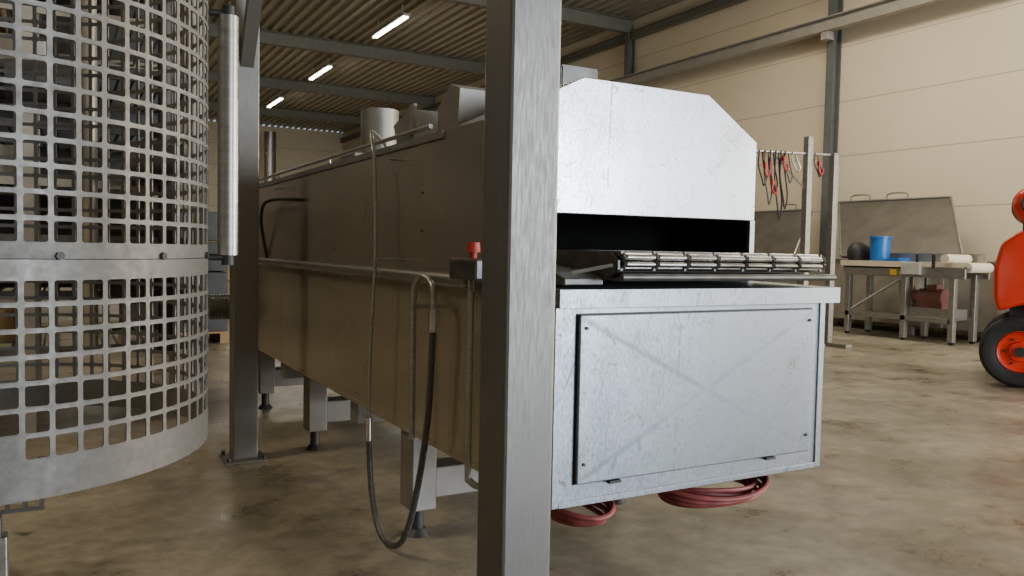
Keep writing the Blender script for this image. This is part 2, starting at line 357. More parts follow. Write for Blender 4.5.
for y in (2.6,3.6,4.6,5.6,6.6): acyl(bm,(X0-0.042,y,1.122),(X0+0.002,y,1.122),0.009,8)
finish("side_rail",bm,STEEL,T,True)
bm=bmesh.new(); acyl(bm,(1.28,3.0,1.715),(1.28,6.8,1.715),0.010,10)
for y in (3.15,4.4,5.6,6.7): acyl(bm,(1.28,y,1.66),(1.28,y,1.715),0.006,8)
finish("top_rod",bm,STEEL,T,True)
for (y,z,L_) in ((3.19,1.18,0.12),(3.24,1.60,0.06),(5.4,1.6,0.05)):
    cyl("side_pin",(X0-L_,y,z),(X0+0.003,y,z),0.005,STEEL,T,10)
for y,z in ((3.0,1.45),(3.0,1.3),(4.2,1.22)):
    cyl("side_bolt",(X0-0.009,y,z),(X0+0.002,y,z),0.005,DARKM,T,8)
bm=bmesh.new(); aprism(bm,[(2.88,1.67),(2.86,1.85),(2.95,1.88),(3.07,1.80),(3.07,1.67)],0,1.34,1.56); finish("exhaust_box",bm,LEGM,T)
bm=bmesh.new(); abox(bm,(1.80,2.86,1.67),(1.985,3.12,2.0)); bmesh.ops.bevel(bm,geom=bm.edges[:],offset=0.006,segments=2,affect='EDGES'); finish("exhaust_collar",bm,MIDM,T)
bm=bmesh.new(); aprism(bm,[(3.26,1.67),(3.44,1.67),(3.50,1.78),(3.30,1.83)],0,1.31,1.48); finish("valve_housing",bm,LEGM,T)
box("valve_bracket",(1.295,3.22,1.67),(1.31,3.27,1.84),STEEL,T,0.001)
bm=bmesh.new(); acyl(bm,(1.85,5.2,1.66),(1.85,5.2,2.14),0.125,32); acyl(bm,(1.85,5.2,1.70),(1.85,5.2,1.72),0.14,32)
finish("exhaust_stack",bm,LEGM,T,True)
box("junction_box",(1.45,4.5,1.67),(1.70,4.75,1.77),LEGM,T,0.006)
for y in (3.19,4.82,6.2):
    for xx in (1.27,2.32):
        lg=box("leg",(xx,y-0.07,0.12),(xx+0.11,y+0.07,0.467),LEGM,T,0.005)
        bm=bmesh.new(); acyl(bm,(xx+0.055,y,0.03),(xx+0.055,y,0.15),0.028,14); acyl(bm,(xx+0.055,y,0.0),(xx+0.055,y,0.03),0.055,20,0.034)
        finish("levelling_foot",bm,DARKM,lg,True)
    box("cross_member",(1.375,y-0.07,0.17),(2.325,y+0.07,0.30),LEGM,T,0.005)
for y in (4.0,5.55):
    box("cross_beam",(1.30,y-0.06,0.33),(2.38,y+0.06,0.466),LEGM,T,0.005)
ES=box("emergency_stop_box",(1.125,2.27,1.13),(1.205,2.47,1.20),MIDM,T,0.008)
for y in (2.3,2.41): box("bracket",(1.19,y,1.09),(1.256,y+0.03,1.15),STEEL,ES,0.002)
bm=bmesh.new(); acyl(bm,(1.165,2.365,1.2),(1.165,2.365,1.222),0.013,20); acyl(bm,(1.165,2.365,1.22),(1.165,2.365,1.252),0.024,24,0.0205); finish("stop_button",bm,RED,ES,True)
tube("drain_pipe",[(1.2,2.45,1.14),(1.2,2.45,0.9),(1.2,2.45,0.5),(1.205,2.44,0.44),(1.26,2.42,0.42),(1.4,2.42,0.44)],0.012,STEEL,T)
bm=bmesh.new()
acyl(bm,(1.04,7.02,0.71),(1.30,7.02,0.71),0.085,24)
for i in range(9): acyl(bm,(1.05+i*0.024,7.02,0.71),(1.06+i*0.024,7.02,0.71),0.105,24)
abox(bm,(1.28,6.88,0.6),(1.5,7.12,0.82)); finish("drive_motor",bm,STEEL,T,True)
tube("side_cable",[(1.26,4.85,1.505),(1.2,4.95,1.51),(1.19,5.4,1.525),(1.19,5.66,1.50),(1.2,5.78,1.40),(1.22,5.8,1.28),(1.25,5.8,1.12)],0.011,BLACK,T)

H=thing("wash_down_hose",(1.16,3.0,0.0),"dark rubber wash-down hose hanging from a bent silver pipe","hose")
tube("silver_pipe",[(1.16,2.86,0.50),(1.16,2.86,0.8),(1.16,2.86,1.04),(1.16,2.84,1.10),(1.16,2.77,1.125),(1.16,2.69,1.10),(1.16,2.67,1.04),(1.16,2.67,0.97)],0.012,STEEL,H)
tube("hose",[(1.16,2.67,1.0),(1.16,2.68,0.85),(1.16,2.71,0.6),(1.16,2.80,0.32),(1.16,2.92,0.10),(1.15,3.05,0.025),(1.14,3.16,0.06),(1.14,3.25,0.18),(1.14,3.29,0.34),(1.14,3.30,0.44)],0.0125,HOSEM,H,12)
cyl("hose_ferrule",(1.16,2.672,0.93),(1.16,2.669,1.01),0.017,CHROME,H)
cyl("hose_coupling",(1.14,3.298,0.40),(1.14,3.30,0.50),0.015,CHROME,H)
tube("flexible_conduit",[(1.14,3.30,0.48),(1.14,3.29,0.8),(1.15,3.27,1.2),(1.15,3.29,1.55),(1.15,3.32,1.66),(1.18,3.42,1.73),(1.26,3.62,1.76),(1.36,3.75,1.73),(1.4,3.8,1.67)],0.008,STEEL,H)
box("pipe_clip",(1.150,2.85,1.0),(1.25,2.864,1.016),STEEL,H,0.001)

for cx,wid,n,nm in ((1.42,0.11,4,0),(2.00,0.23,8,1)):
    bm=bmesh.new()
    for k in range(n):
        w=wid-0.010*k; dz=-(k%4)*0.014
        pts=[]
        for j in range(17):
            a=math.pi*2*j/16
            pts.append((cx+w*math.cos(a)+0.004*k,2.13+(0.15-0.006*k)*math.sin(a)+0.006*k,0.444+0.008*math.cos(2*a+k)-0.030*(0.5-0.5*math.sin(a))*(1 if nm else .5)+dz))
        atube(bm,pts,0.0088,8,3)
    atube(bm,[(cx,2.25,0.42),(cx,2.27,0.445),(cx,2.28,0.466)],0.0088,8,3)
    o=finish("coiled_hose",bm,HOSER,None,True)
    tag(o,"dusty red rubber hose coiled up under the steel cabinet","hose","red hoses under the cabinet")

# ------------------------------------------------------------------ posts
def post(x,y,w,lab,brace):
    e=thing("steel_post",(x,y,0),lab,"post")
    box("shaft",(x-w,y-w,0.012),(x+w,y+w,3.3),POST,e,0.007)
    B=box("base_plate",(x-w-0.05,y-w-0.05,0),(x+w+0.05,y+w+0.05,0.014),POST,e,0.003)
    for a in (-w-0.028,w+0.028):
        for b in (-w-0.028,w+0.028):
            cyl("anchor_bolt",(x+a,y+b,0.012),(x+a,y+b,0.035),0.011,DARKM,e,6)
    if brace:
        bm=bmesh.new(); 
        p0=Vector((x,y-0.03,2.22)); p1=Vector((x,y-0.75,3.2)); d=(p1-p0).normalized()
        s=Vector((1,0,0))*0.035; t=d.cross(Vector((1,0,0)))*0.035
        A=[bm.verts.new(p0+s*i+t*j) for i,j in ((-1,-1),(1,-1),(1,1),(-1,1))]; Bv=[bm.verts.new(p1+s*i+t*j) for i,j in ((-1,-1),(1,-1),(1,1),(-1,1))]
        bm.faces.new(A); bm.faces.new(Bv[::-1])
        for i in range(4): bm.faces.new((A[i],A[(i+1)%4],Bv[(i+1)%4],Bv[i]))
        finish("diagonal_brace",bm,POST,e)
    return e
post(0.770,1.365,0.0545,"brushed square steel post standing close in front of the tunnel machine",False)
post(0.895,4.76,0.068,"square steel post on a bolted base plate beside the machine",True)
o=box("overhead_beam",(0.76,1.2,3.3),(0.90,5.0,3.42),POST,None); tag(o,"square steel beam lying across the tops of two posts","beam")

# ------------------------------------------------------------------ perforated guard
gx,gy,R0=-0.177,2.02,0.47
G=thing("perforated_guard",(gx,gy,0),"round guard cage of square-perforated grey sheet steel on a stand","machine guard")
NC=64
def perf(bm,z0,rows_,pitch,ncol=NC,ratio=0.81,skip=None):
    def P(u,z): 
        a=u*2*math.pi/ncol; return Vector((gx+R0*math.cos(a),gy+R0*math.sin(a),z))
    h=ratio/2; c=0.09
    hole=[[(-h,-h+c),(-h+c*0.3,-h+c*0.3),(-h+c,-h)],[(h-c,-h),(h-c*0.3,-h+c*0.3),(h,-h+c)],[(h,h-c),(h-c*0.3,h-c*0.3),(h-c,h)],[(-h+c,h),(-h+c*0.3,h-c*0.3),(-h,h-c)]]
    corn=[(-.5,-.5),(.5,-.5),(.5,.5),(-.5,.5)]
    for i in range(ncol):
        for j in range(rows_):
            zc=z0+(j+0.5)*pitch
            O=[bm.verts.new(P(i+a,zc+b*pitch)) for a,b in corn]
            if skip and skip(i,j): bm.faces.new(O); continue
            Hh=[[bm.verts.new(P(i+a,zc+b*pitch)) for a,b in q] for q in hole]
            for k in range(4):
                n=(k+1)%4
                bm.faces.new((O[k],O[n],Hh[n][0],Hh[k][2]))
                bm.faces.new((O[k],Hh[k][1],Hh[k][0])); bm.faces.new((O[k],Hh[k][2],Hh[k][1]))
def band(bm,z0,z1,r=R0,ncol=148,ph=0.0):
    A=[bm.verts.new((gx+r*math.cos(2*math.pi*(k+ph)/ncol),gy+r*math.sin(2*math.pi*(k+ph)/ncol),z0)) for k in range(ncol)]
    B=[bm.verts.new((gx+r*math.cos(2*math.pi*(k+ph)/ncol),gy+r*math.sin(2*math.pi*(k+ph)/ncol),z1)) for k in range(ncol)]
    for k in range(ncol): bm.faces.new((A[k],A[(k+1)%ncol],B[(k+1)%ncol],B[k]))
def sheet(name,z0,z1,zh0,nrows,pitch,skip=None):
    bm=bmesh.new(); perf(bm,zh0,nrows,pitch,skip=skip)
    band(bm,z0,zh0,ncol=NC,ph=0.5)
    ze=zh0+nrows*pitch
    band(bm,ze,z1,ncol=NC,ph=0.5)
    bmesh.ops.remove_doubles(bm,verts=bm.verts[:],dist=1e-5)
    o=finish(name,bm,CAGEM,G,True)
    s=o.modifiers.new("s","SOLIDIFY"); s.thickness=0.003
    es=o.modifiers.new("e","EDGE_SPLIT"); es.split_angle=math.radians(30)
    return o
def sk(i,j): 
    a=(i+0.0)*360/NC
    return j==0 and (200<a<282)
sheet("lower_sheet",0.792,1.1985,0.858,7,0.0442,sk)
sheet("upper_sheet",1.2,2.16,1.224,21,0.0442)
for k in range(14):
    a=2*math.pi*k/14-1.20
    ca,sa=math.cos(a),math.sin(a)
    cyl("joint_bolt",(gx+(R0-0.004)*ca,gy+(R0-0.004)*sa,1.205),(gx+(R0+0.006)*ca,gy+(R0+0.006)*sa,1.205),0.0075,DARKM,G,6)
bm=bmesh.new(); acyl(bm,(gx,gy,0.02),(gx,gy,2.14),0.045,24); acyl(bm,(gx,gy,0),(gx,gy,0.02),0.16,32); finish("stand_column",bm,DARKM,G,True)
for a in (0.3,2.4,4.5):
    for z in (1.205,2.14): cyl("support_arm",(gx,gy,z),(gx+(R0-0.003)*math.cos(a),gy+(R0-0.003)*math.sin(a),z),0.012,DARKM,G,10)
ha=math.radians(-4.5); hr=0.514
hx,hy=gx+hr*math.cos(ha),gy+hr*math.sin(ha)
HB=cyl("handle_tube",(hx,hy,1.205),(hx,hy,1.755),0.023,STEEL,G,28)
for z in (1.200,1.760):
    bm=bmesh.new()
    acyl(bm,(gx+(R0-0.002)*math.cos(ha),gy+(R0-0.002)*math.sin(ha),z),(hx,hy,z),0.008,10)
    acyl(bm,(hx,hy,z-0.018),(hx,hy,z+0.018),0.014,14)
    finish("handle_bracket",bm,DARKM,HB,True)
bm=bmesh.new()
rx0,rx1,ry,rz=-0.60,-0.035,1.76,0.718
for (a,b,c,d) in ((rx0,rz,rx1,rz+0.006),(rx0,rz+0.024,rx1,rz+0.030)): abox(bm,(a,ry,b),(c,ry+0.006,d))
x=rx0
while x<rx1: abox(bm,(x,ry,rz+0.006),(x+0.008,ry+0.006,rz+0.024)); x+=0.0278
finish("slotted_rail",bm,MIDM,G)
box("rail_strut",(-0.30,ry+0.006,rz),(-0.27,ry+0.25,rz+0.03),MIDM,G,0.001)
box("stand_leg",(-0.135,1.74,0.0),(-0.095,1.78,0.68),STEEL,G,0.003)
box("leg_bracket",(-0.135,1.74,0.68),(-0.105,1.78,0.718),MIDM,G,0.001)

# ------------------------------------------------------------------ forklift
FF=Vector((0.494,-0.869,0)).normalized(); SS=Vector((0.869,0.494,0)).normalized(); FO=Vector((8.0,4.38,0))
FM=Matrix(((FF.x,SS.x,0,FO.x),(FF.y,SS.y,0,FO.y),(0,0,1,0),(0,0,0,1)))
FK=thing("forklift_truck",FO,"bright red forklift truck with gas bottle and red wheel rims","forklift")
def fin_f(name,bm,m,parent=FK,smooth=False):
    bmesh.ops.transform(bm,matrix=FM,verts=bm.verts[:]); return finish(name,bm,m,parent,smooth)
prof=[(-0.20,0.72),(-0.24,0.85),(-0.25,1.15),(-0.20,1.38),(-0.06,1.50),(0.25,1.55),(0.75,1.50),(0.80,0.95),(1.9,0.90),(1.95,0.30),(0.5,0.28),(0.46,0.55),(0.33,0.74),(0.0,0.80)]
bm=bmesh.new(); A=[bm.verts.new((f,0.0,z)) for f,z in prof]; B=[bm.verts.new((f,1.15,z)) for f,z in prof]
bm.faces.new(A); bm.faces.new(B[::-1])
for i in range(len(prof)): bm.faces.new((A[i],A[(i+1)%len(prof)],B[(i+1)%len(prof)],B[i]))
bmesh.ops.recalc_face_normals(bm,faces=bm.faces[:])
bmesh.ops.bevel(bm,geom=bm.edges[:],offset=0.045,segments=4,affect='EDGES',profile=0.5)
fin_f("body",bm,FRED,FK,True)
bm=bmesh.new(); abox(bm,(-0.1,0.22,0.35),(0.7,0.93,0.85)); fin_f("chassis",bm,DARKM)
def wheel(f,s0,s1,r,out):
    bm=bmesh.new()
    n=48; w=s1-s0; sm=(s0+s1)/2
    pr=[(r*0.55,-w/2*0.8),(r*0.62,-w/2),(r*0.90,-w/2),(r*0.985,-w/2*0.75),(r,-w/2*0.3),(r,w/2*0.3),(r*0.985,w/2*0.75),(r*0.90,w/2),(r*0.62,w/2),(r*0.55,w/2*0.8)]
    rings=[[bm.verts.new((f+q*math.cos(2*math.pi*k/n),sm+t,r+q*math.sin(2*math.pi*k/n))) for q,t in pr] for k in range(n)]
    for k in range(n):
        a,b=rings[k],rings[(k+1)%n]
        for i in range(len(pr)): bm.faces.new((a[i],a[(i+1)%len(pr)],b[(i+1)%len(pr)],b[i]))
    tw=fin_f("wheel",bm,BLACK,FK,True)
    bm=bmesh.new(); so=s0 if out<0 else s1; d=1 if out<0 else -1
    acyl(bm,(f,s0+0.05,r),(f,s1-0.05,r),r*0.56,32)
    pr=[(r*0.57,0.0),(r*0.60,0.012),(r*0.50,0.03),(r*0.46,0.055),(r*0.30,0.06),(r*0.26,0.02),(0.001,0.015)]
    rings=[[bm.verts.new((f+q*math.cos(2*math.pi*k/32),so+d*t,r+q*math.sin(2*math.pi*k/32))) for q,t in pr] for k in range(32)]
    for k in range(32):
        a,b=rings[k],rings[(k+1)%32]
        for i in range(len(pr)-1): bm.faces.new((a[i],a[i+1],b[i+1],b[i]))
    fin_f("wheel_rim",bm,FRED,tw,True)
    for k in range(6):
        a=2*math.pi*k/6; bm=bmesh.new(); acyl(bm,(f+r*0.38*math.cos(a),so+d*0.06,r+r*0.38*math.sin(a)),(f+r*0.38*math.cos(a),so+d*0.035,r+r*0.38*math.sin(a)),0.013,6); fin_f("wheel_bolt",bm,DARKM,tw)
    bm=bmesh.new(); acyl(bm,(f,so+d*0.02,r),(f,so-d*0.01,r),r*0.14,16); fin_f("hub_cap",bm,DARKM,tw)
wheel(0.0,-0.03,0.17,0.345,-1); wheel(0.0,0.98,1.18,0.345,1)
wheel(1.75,-0.05,0.17,0.36,-1); wheel(1.75,0.98,1.2,0.36,1)
bf=0.06
bm=bmesh.new()
n=32; pr=[(0.001,0.02),(0.09,0.03),(0.15,0.07),(0.18,0.14),(0.18,0.78),(0.15,0.86),(0.09,0.9),(0.001,0.91)]
rings=[[bm.verts.new((bf+q*math.cos(2*math.pi*k/n),t,1.76+q*math.sin(2*math.pi*k/n))) for q,t in pr] for k in range(n)]
for k in range(n):
    a,b=rings[k],rings[(k+1)%n]
    for i in range(len(pr)-1): bm.faces.new((a[i],a[i+1],b[i+1],b[i]))
GBt=fin_f("gas_bottle",bm,FRED,FK,True)
for s in (0.22,0.62):
    bm=bmesh.new(); acyl(bm,(bf,s,1.76),(bf,s+0.035,1.76),0.186,32); abox(bm,(bf-0.08,s,1.50),(bf+0.08,s+0.035,1.6)); fin_f("bottle_strap",bm,DARKM,GBt)
bm=bmesh.new(); 
rg=[(bf+0.10*math.cos(2*math.pi*k/20),-0.015,1.76+0.10*math.sin(2*math.pi*k/20)) for k in range(21)]
atube(bm,rg,0.012,8,1); acyl(bm,(bf,0.03,1.76),(bf,-0.04,1.76),0.025,12)
atube(bm,[(bf,-0.03,1.76),(bf+0.05,-0.06,1.85),(bf+0.03,-0.03,1.98),(bf+0.17,0.1,2.03),(bf+0.27,0.2,1.9),(bf+0.29,0.2,1.5)],0.016,8,8)
fin_f("bottle_valve_hose",bm,BLACK,GBt,True)
bm=bmesh.new()
for s in (0.08,1.07):
    atube(bm,[(0.42,s,1.5),(0.5,s,1.9),(0.62,s,2.12),(0.9,s,2.18),(1.5,s,2.18),(1.65,s,2.1),(1.85,s,1.5),(1.92,s,0.85)],0.03,10,6)
for i in range(7): acyl(bm,(0.7+i*0.14,0.08,2.18),(0.7+i*0.14,1.07,2.18),0.016,8)
fin_f("overhead_guard",bm,DARKM,FK,True)
bm=bmesh.new(); abox(bm,(0.85,0.32,0.95),(1.32,0.83,1.08)); abox(bm,(0.80,0.32,1.05),(0.9,0.83,1.6)); fin_f("seat",bm,BLACK)
bm=bmesh.new()
for s in (0.28,0.78): abox(bm,(2.05,s,0.1),(2.17,s+0.08,2.2))
for z in (0.2,1.1,2.1): abox(bm,(2.09,0.3,z),(2.13,0.84,z+0.08))
abox(bm,(1.93,0.4,0.4),(2.07,0.75,0.6))
MS=fin_f("mast",bm,DARKM)
for s in (0.3,0.72):
    bm=bmesh.new(); abox(bm,(2.17,s,0.05),(3.2,s+0.11,0.09)); abox(bm,(2.17,s,0.05),(2.21,s+0.11,0.6)); fin_f("fork",bm,DARKM,MS)

# ------------------------------------------------------------------ vats
def vat(y0,y1,yb0,yb1,yt0,yt1,x0,x1,ztop,zl,hy_,lab):
    e=thing("steel_vat",((x0+x1)/2,(y0+y1)/2,0),lab,"vat","open steel vats along the wall")
    t=0.02
    bm=bmesh.new()
    prof=[(x0,0.16),(x0,ztop),(x0-0.03,ztop),(x0-0.03,ztop+0.02),(x0+t,ztop+0.02),(x0+t,0.18),(x1-t,0.18),(x1-t,ztop+0.02),(x1+0.03,ztop+0.02),(x1+0.03,ztop),(x1,ztop),(x1,0.16)]
    aprism(bm,prof,1,y0,y1); abox(bm,(x0,y0-0.01,0.16),(x1,y0+0.01,ztop+0.02)); abox(bm,(x0,y1-0.01,0.16),(x1,y1+0.01,ztop+0.02))
    for yy in (y0+0.8,y0+1.7): abox(bm,(x0-0.03,yy,0.16),(x0,yy+0.06,ztop))
    finish("tank",bm,VATM,e)
    for xx in (x0+0.03,x1-0.11):
        for yy in (y0+0.05,(y0+y1)/2,y1-0.13): box("leg",(xx,yy,0),(xx+0.08,yy+0.08,0.17),VATM,e,0.003)
    lx0=x0+0.10; lx1=x1-0.05
    def LP(u,y,off):
        d=Vector((lx1-lx0,0,zl-ztop-0.03)).normalized(); nn=Vector((-d.z,0,d.x))
        return Vector((lx0,y,ztop+0.03))+Vector((lx1-lx0,0,zl-ztop-0.03))*u+nn*off
    bm=bmesh.new(); q=[(0,yb0),(0,yb1),(1,yt1),(1,yt0)]
    A=[bm.verts.new(LP(u,y,0)) for u,y in q]; B=[bm.verts.new(LP(u,y,0.05)) for u,y in q]
    bm.faces.new(A); bm.faces.new(B[::-1])
    for i in range(4): bm.faces.new((A[i],A[(i+1)%4],B[(i+1)%4],B[i]))
    ld=finish("lid",bm,LIDM,e)
    bm=bmesh.new()
    P4=[LP(u,y,0.06) for u,y in q]
    for i in range(4): atube(bm,[P4[i],P4[(i+1)%4]],0.02,8,0)
    finish("lid_rim",bm,STEEL,ld,True)
    for yc in hy_:
        a=LP(1,yc-0.18,0.02); b=LP(1,yc+0.18,0.02); u=Vector((0,0,0.13))
        tube("lid_handle",[a,a+u,b+u,b],0.014,STEEL,ld,8,4)
    for yc in (yb0+0.5,yb1-0.5): tube("lid_stay",[LP(0.1,yc,0.0),Vector((x1-0.02,yc,ztop))],0.015,STEEL,ld,8,0)
vat(5.9,10.35,7.35,9.55,8.2,10.4,11.75,12.85,1.17,2.2,(9.95,9.2),"long stainless steel vat with its hinged lid propped open")
vat(10.55,13.3,10.7,13.0,10.9,13.2,11.9,12.7,1.17,2.08,(11.5,12.6),"stainless steel vat with open lid standing further along the wall")

# conveyor packing table
tx,ty=11.2,7.75
E=thing("packing_conveyor_table",(tx,ty,0),"small steel conveyor table with cream belt and drive motor","conveyor table")
for xx in (tx-0.3,tx+0.26): box("side_frame",(xx,ty-1.0,0.94),(xx+0.04,ty+1.0,1.1),STEEL,E,0.003)
bm=bmesh.new()
pp=[(ty-1.0-0.07*math.sin(a),1.10+0.07*math.cos(a)) for a in [math.pi*k/8 for k in range(9)]]+[(ty-0.1+0.07*math.sin(a),1.10-0.07*math.cos(a)) for a in [math.pi*k/8 for k in range(9)]]
aprism(bm,pp,0,tx-0.25,tx+0.25); finish("belt",bm,CREAM,E,True)
cyl("roller",(tx-0.33,ty-1.02,1.10),(tx+0.34,ty-1.02,1.10),0.02,STEEL,E,16)
cyl("roller",(tx-0.34,ty-0.72,1.22),(tx+0.2,ty-0.72,1.22),0.065,CREAM,E,20)
bm=bmesh.new(); abox(bm,(tx-0.3,ty-0.1,1.06),(tx+0.3,ty+1.05,1.085)); abox(bm,(tx-0.31,ty-0.1,1.085),(tx-0.29,ty+1.05,1.17)); finish("work_surface",bm,CREAM,E)
box("control_box",(tx-0.36,ty-0.35,0.98),(tx-0.30,ty-0.05,1.16),WHITE,E,0.008)
box("guide_rail",(tx+0.27,ty-0.95,1.12),(tx+0.29,ty+1.0,1.30),STEEL,E,0.002)
for y_ in (ty-0.55,ty-0.3): box("guide_bracket",(tx-0.32,y_,1.08),(tx-0.29,y_+0.04,1.28),DARKM,E,0.002)
for yy in (ty-0.85,ty-0.1,ty+0.88):
    for xx in (tx-0.29,tx+0.21): 
        lg=box("leg",(xx,yy,0.04),(xx+0.08,yy+0.08,1.0),STEEL,E,0.003)
        cyl("castor",(xx+0.02,yy+0.04,0.04),(xx+0.06,yy+0.04,0.04),0.04,BLACK,lg,16)
for x_ in (tx-0.29,tx+0.22): box("lower_rail",(x_,ty-0.80,0.30),(x_+0.06,ty+0.95,0.37),STEEL,E,0.002)
bm=bmesh.new(); abox(bm,(tx-0.23,ty-0.75,0.34),(tx+0.22,ty+0.93,0.37)); finish("lower_shelf",bm,STEEL,E)
tube("diagonal_strut",[(tx-0.27,ty-0.05,0.94),(tx-0.27,ty+0.85,0.40)],0.022,STEEL,E,8,0)
bm=bmesh.new(); abox(bm,(tx-0.2,ty-0.78,0.37),(tx+0.15,ty-0.05,0.50)); finish("gearbox_tray",bm,STEEL,E)
bm=bmesh.new(); acyl(bm,(tx-0.1,ty-0.6,0.66),(tx-0.1,ty-0.22,0.66),0.12,24); abox(bm,(tx-0.18,ty-0.6,0.50),(tx-0.02,ty-0.2,0.6)); acyl(bm,(tx-0.1,ty-0.22,0.66),(tx-0.1,ty-0.12,0.66),0.09,20); abox(bm,(tx-0.16,ty-0.5,0.76),(tx-0.04,ty-0.35,0.84))
finish("drive_motor",bm,mat("oxide_motor_paint",(0.17,0.06,0.05),(0.12,0.045,0.04),0.5),E,True)
box("motor_guard",(tx-0.15,ty-0.12,0.50),(tx+0.12,ty+0.12,0.94),VATM,E,0.004)
box("yellow_switch",(tx-0.33,ty+0.05,0.96),(tx-0.30,ty+0.15,1.05),YEL,E,0.003)
bm=bmesh.new(); bxp,byp=tx-0.02,ty+0.56
n=32; pr=[(0.001,1.09),(0.14,1.09),(0.152,1.52),(0.165,1.525),(0.165,1.55),(0.14,1.55),(0.13,1.11),(0.001,1.11)]
rings=[[bm.verts.new((bxp+q*math.cos(2*math.pi*k/n),byp+q*math.sin(2*math.pi*k/n),t)) for q,t in pr] for k in range(n)]
for k in range(n):
    a,b=rings[k],rings[(k+1)%n]
    for i in range(len(pr)-1): bm.faces.new((a[i],a[i+1],b[i+1],b[i]))
o=finish("bucket",bm,BLUE,None,True); tag(o,"blue plastic bucket standing on the steel conveyor table","bucket")
bm=bmesh.new(); abox(bm,(tx-0.2,ty+0.10,1.086),(tx+0.1,ty+0.30,1.22)); bmesh.ops.bevel(bm,geom=bm.edges[:],offset=0.015,segments=2,affect='EDGES')
o=finish("storage_tray",bm,BLUE); tag(o,"small blue plastic tray lying on the conveyor table","tray")
bm=bmesh.new(); bmesh.ops.create_icosphere(bm,subdivisions=3,radius=0.20)
for v in bm.verts:
    s=1+0.22*math.sin(9*v.co.x+3)*math.cos(11*v.co.y)+0.12*math.sin(17*v.co.z)
    v.co=Vector((v.co.x*s,v.co.y*s*0.8,max(v.co.z*s*1.2,-0.13)))+Vector((tx+0.02,ty+0.95,1.216))
o=finish("rubbish_sack",bm,BLACK,None,True); tag(o,"crumpled black plastic sack on the conveyor table end","sack")

# cable stand
sx,sy=8.8,7.7
E=thing("cable_stand",(sx-0.1,sy+0.05,0),"tall steel stand with chains, hooks and red and black cables hanging","stand")
for (a,b,h) in ((sx,sy,2.83),(sx+0.36,sy-0.13,2.62)):
    pp=box("upright",(a-0.045,b-0.045,0),(a+0.045,b+0.045,h),STEEL,E,0.004)
    box("foot",(a-0.06,b-0.35,0),(a+0.06,b+0.35,0.05),STEEL,pp,0.004)
tube("crossbar",[(sx-0.75,sy+0.22,2.60),(sx+0.36,sy-0.11,2.60)],0.018,STEEL,E,8,0)
tube("lower_crossbar",[(sx,sy,0.3),(sx+0.36,sy-0.13,0.3)],0.02,STEEL,E,8,0)
tube("arm_brace",[(sx-0.5,sy+0.15,2.59),(sx,sy,2.1)],0.014,STEEL,E,8,0)
def bar(t): return Vector((sx-0.75+1.07*t,sy+0.22-0.30*t-0.03,2.60))
for t,l,mm in ((0.03,0.45,BLACK),(0.11,0.7,HOSEM),(0.18,0.55,BLACK),(0.25,0.9,BLACK),(0.32,0.75,BLACK),(0.38,0.4,HOSEM),(0.48,0.25,STEEL),(0.78,0.30,HOSEM)):
    a=bar(t); pts=[a+Vector((0,0,0.02)),a+Vector((-0.03,-0.02,-l*0.4)),a+Vector((0.03,-0.03,-l*0.8)),a+Vector((0.08,-0.02,-l)),a+Vector((0.12,-0.02,-l*0.75)),a+Vector((0.06,-0.02,-l*0.35)),a+Vector((0.05,0,0.0))]
    tube("hanging_cable",pts,0.010,mm,E,8,6)
for t,l in ((0.08,0.28),(0.18,0.50),(0.32,0.18),(0.80,0.22)):
    a=bar(t)+Vector((0.0,-0.05,-l)); 
    bm=bmesh.new(); atube(bm,[a+Vector((0.0,0,0.08)),a,a+Vector((0.045,0,-0.055)),a+Vector((0.08,0,-0.01)),a+Vector((0.06,0,0.03))],0.014,8,5); atube(bm,[a+Vector((0,0,0.08)),bar(t)+Vector((0,-0.0,0))],0.006,6,0); abox(bm,a+Vector((-0.022,-0.022,0.06)),a+Vector((0.022,0.022,0.12)))
    finish("lifting_hook",bm,RED,E,True)

# ------------------------------------------------------------------ tiered tower machine beyond the guard
E=thing("spiral_tower_machine",(-1.2,6.7,0),"dark steel tiered processing tower with wire shelves, pipes and motors","machine")
tx0,tx1,ty0,ty1=-3.6,0.82,6.0,7.4
for xx in (tx0,-2.4,-1.2,-0.2,tx1):
    for yy in (ty0,ty1):
        box("frame_post",(xx-0.04,yy-0.04,0.0),(xx+0.04,yy+0.04,3.9),VATM,E,0.003)
z=0.5
while z<3.8:
    bm=bmesh.new()
    abox(bm,(tx0,ty0-0.03,z),(tx1,ty0+0.0,z+0.05)); abox(bm,(tx0,ty1,z),(tx1,ty1+0.03,z+0.05))
    xx=tx0+0.05
    while xx<tx1: abox(bm,(xx,ty0,z+0.01),(xx+0.012,ty1,z+0.03)); xx+=0.09
    finish("shelf_tier",bm,random.choice([DARKM,MIDM,VATM]),E); z+=0.36
for k in range(20):
    xx=random.uniform(tx0+0.2,tx1-0.5); zz=0.551+0.36*random.randint(0,8)
    box("tray_unit",(xx,ty0+0.25,zz),(xx+random.uniform(0.25,0.6),ty1-0.4,zz+0.22),random.choice([MIDM,VATM,WHITE,CARD,CARD,DARKM,BLUE]),E,0.01)
for xx in (-1.7,-0.65,0.15,0.6): cyl("vertical_pipe",(xx,ty0-0.08,0.5),(xx,ty0-0.08,3.8),0.045,random.choice([STEEL,DARKM,VATM]),E,16)
for (xx,zz) in ((-1.1,0.85),(0.2,1.05),(-0.3,2.2),(0.35,1.75)):
    bm=bmesh.new(); acyl(bm,(xx,ty0-0.25,zz),(xx+0.35,ty0-0.25,zz),0.12,20); abox(bm,(xx+0.05,ty0-0.2,zz-0.14),(xx+0.22,ty0,zz+0.1)); finish("gear_motor",bm,DARKM,E,True)
box("blind_panel",(tx0+0.1,ty1+0.03,0.86),(tx1,ty1+0.05,3.8),DARKM,E,0)

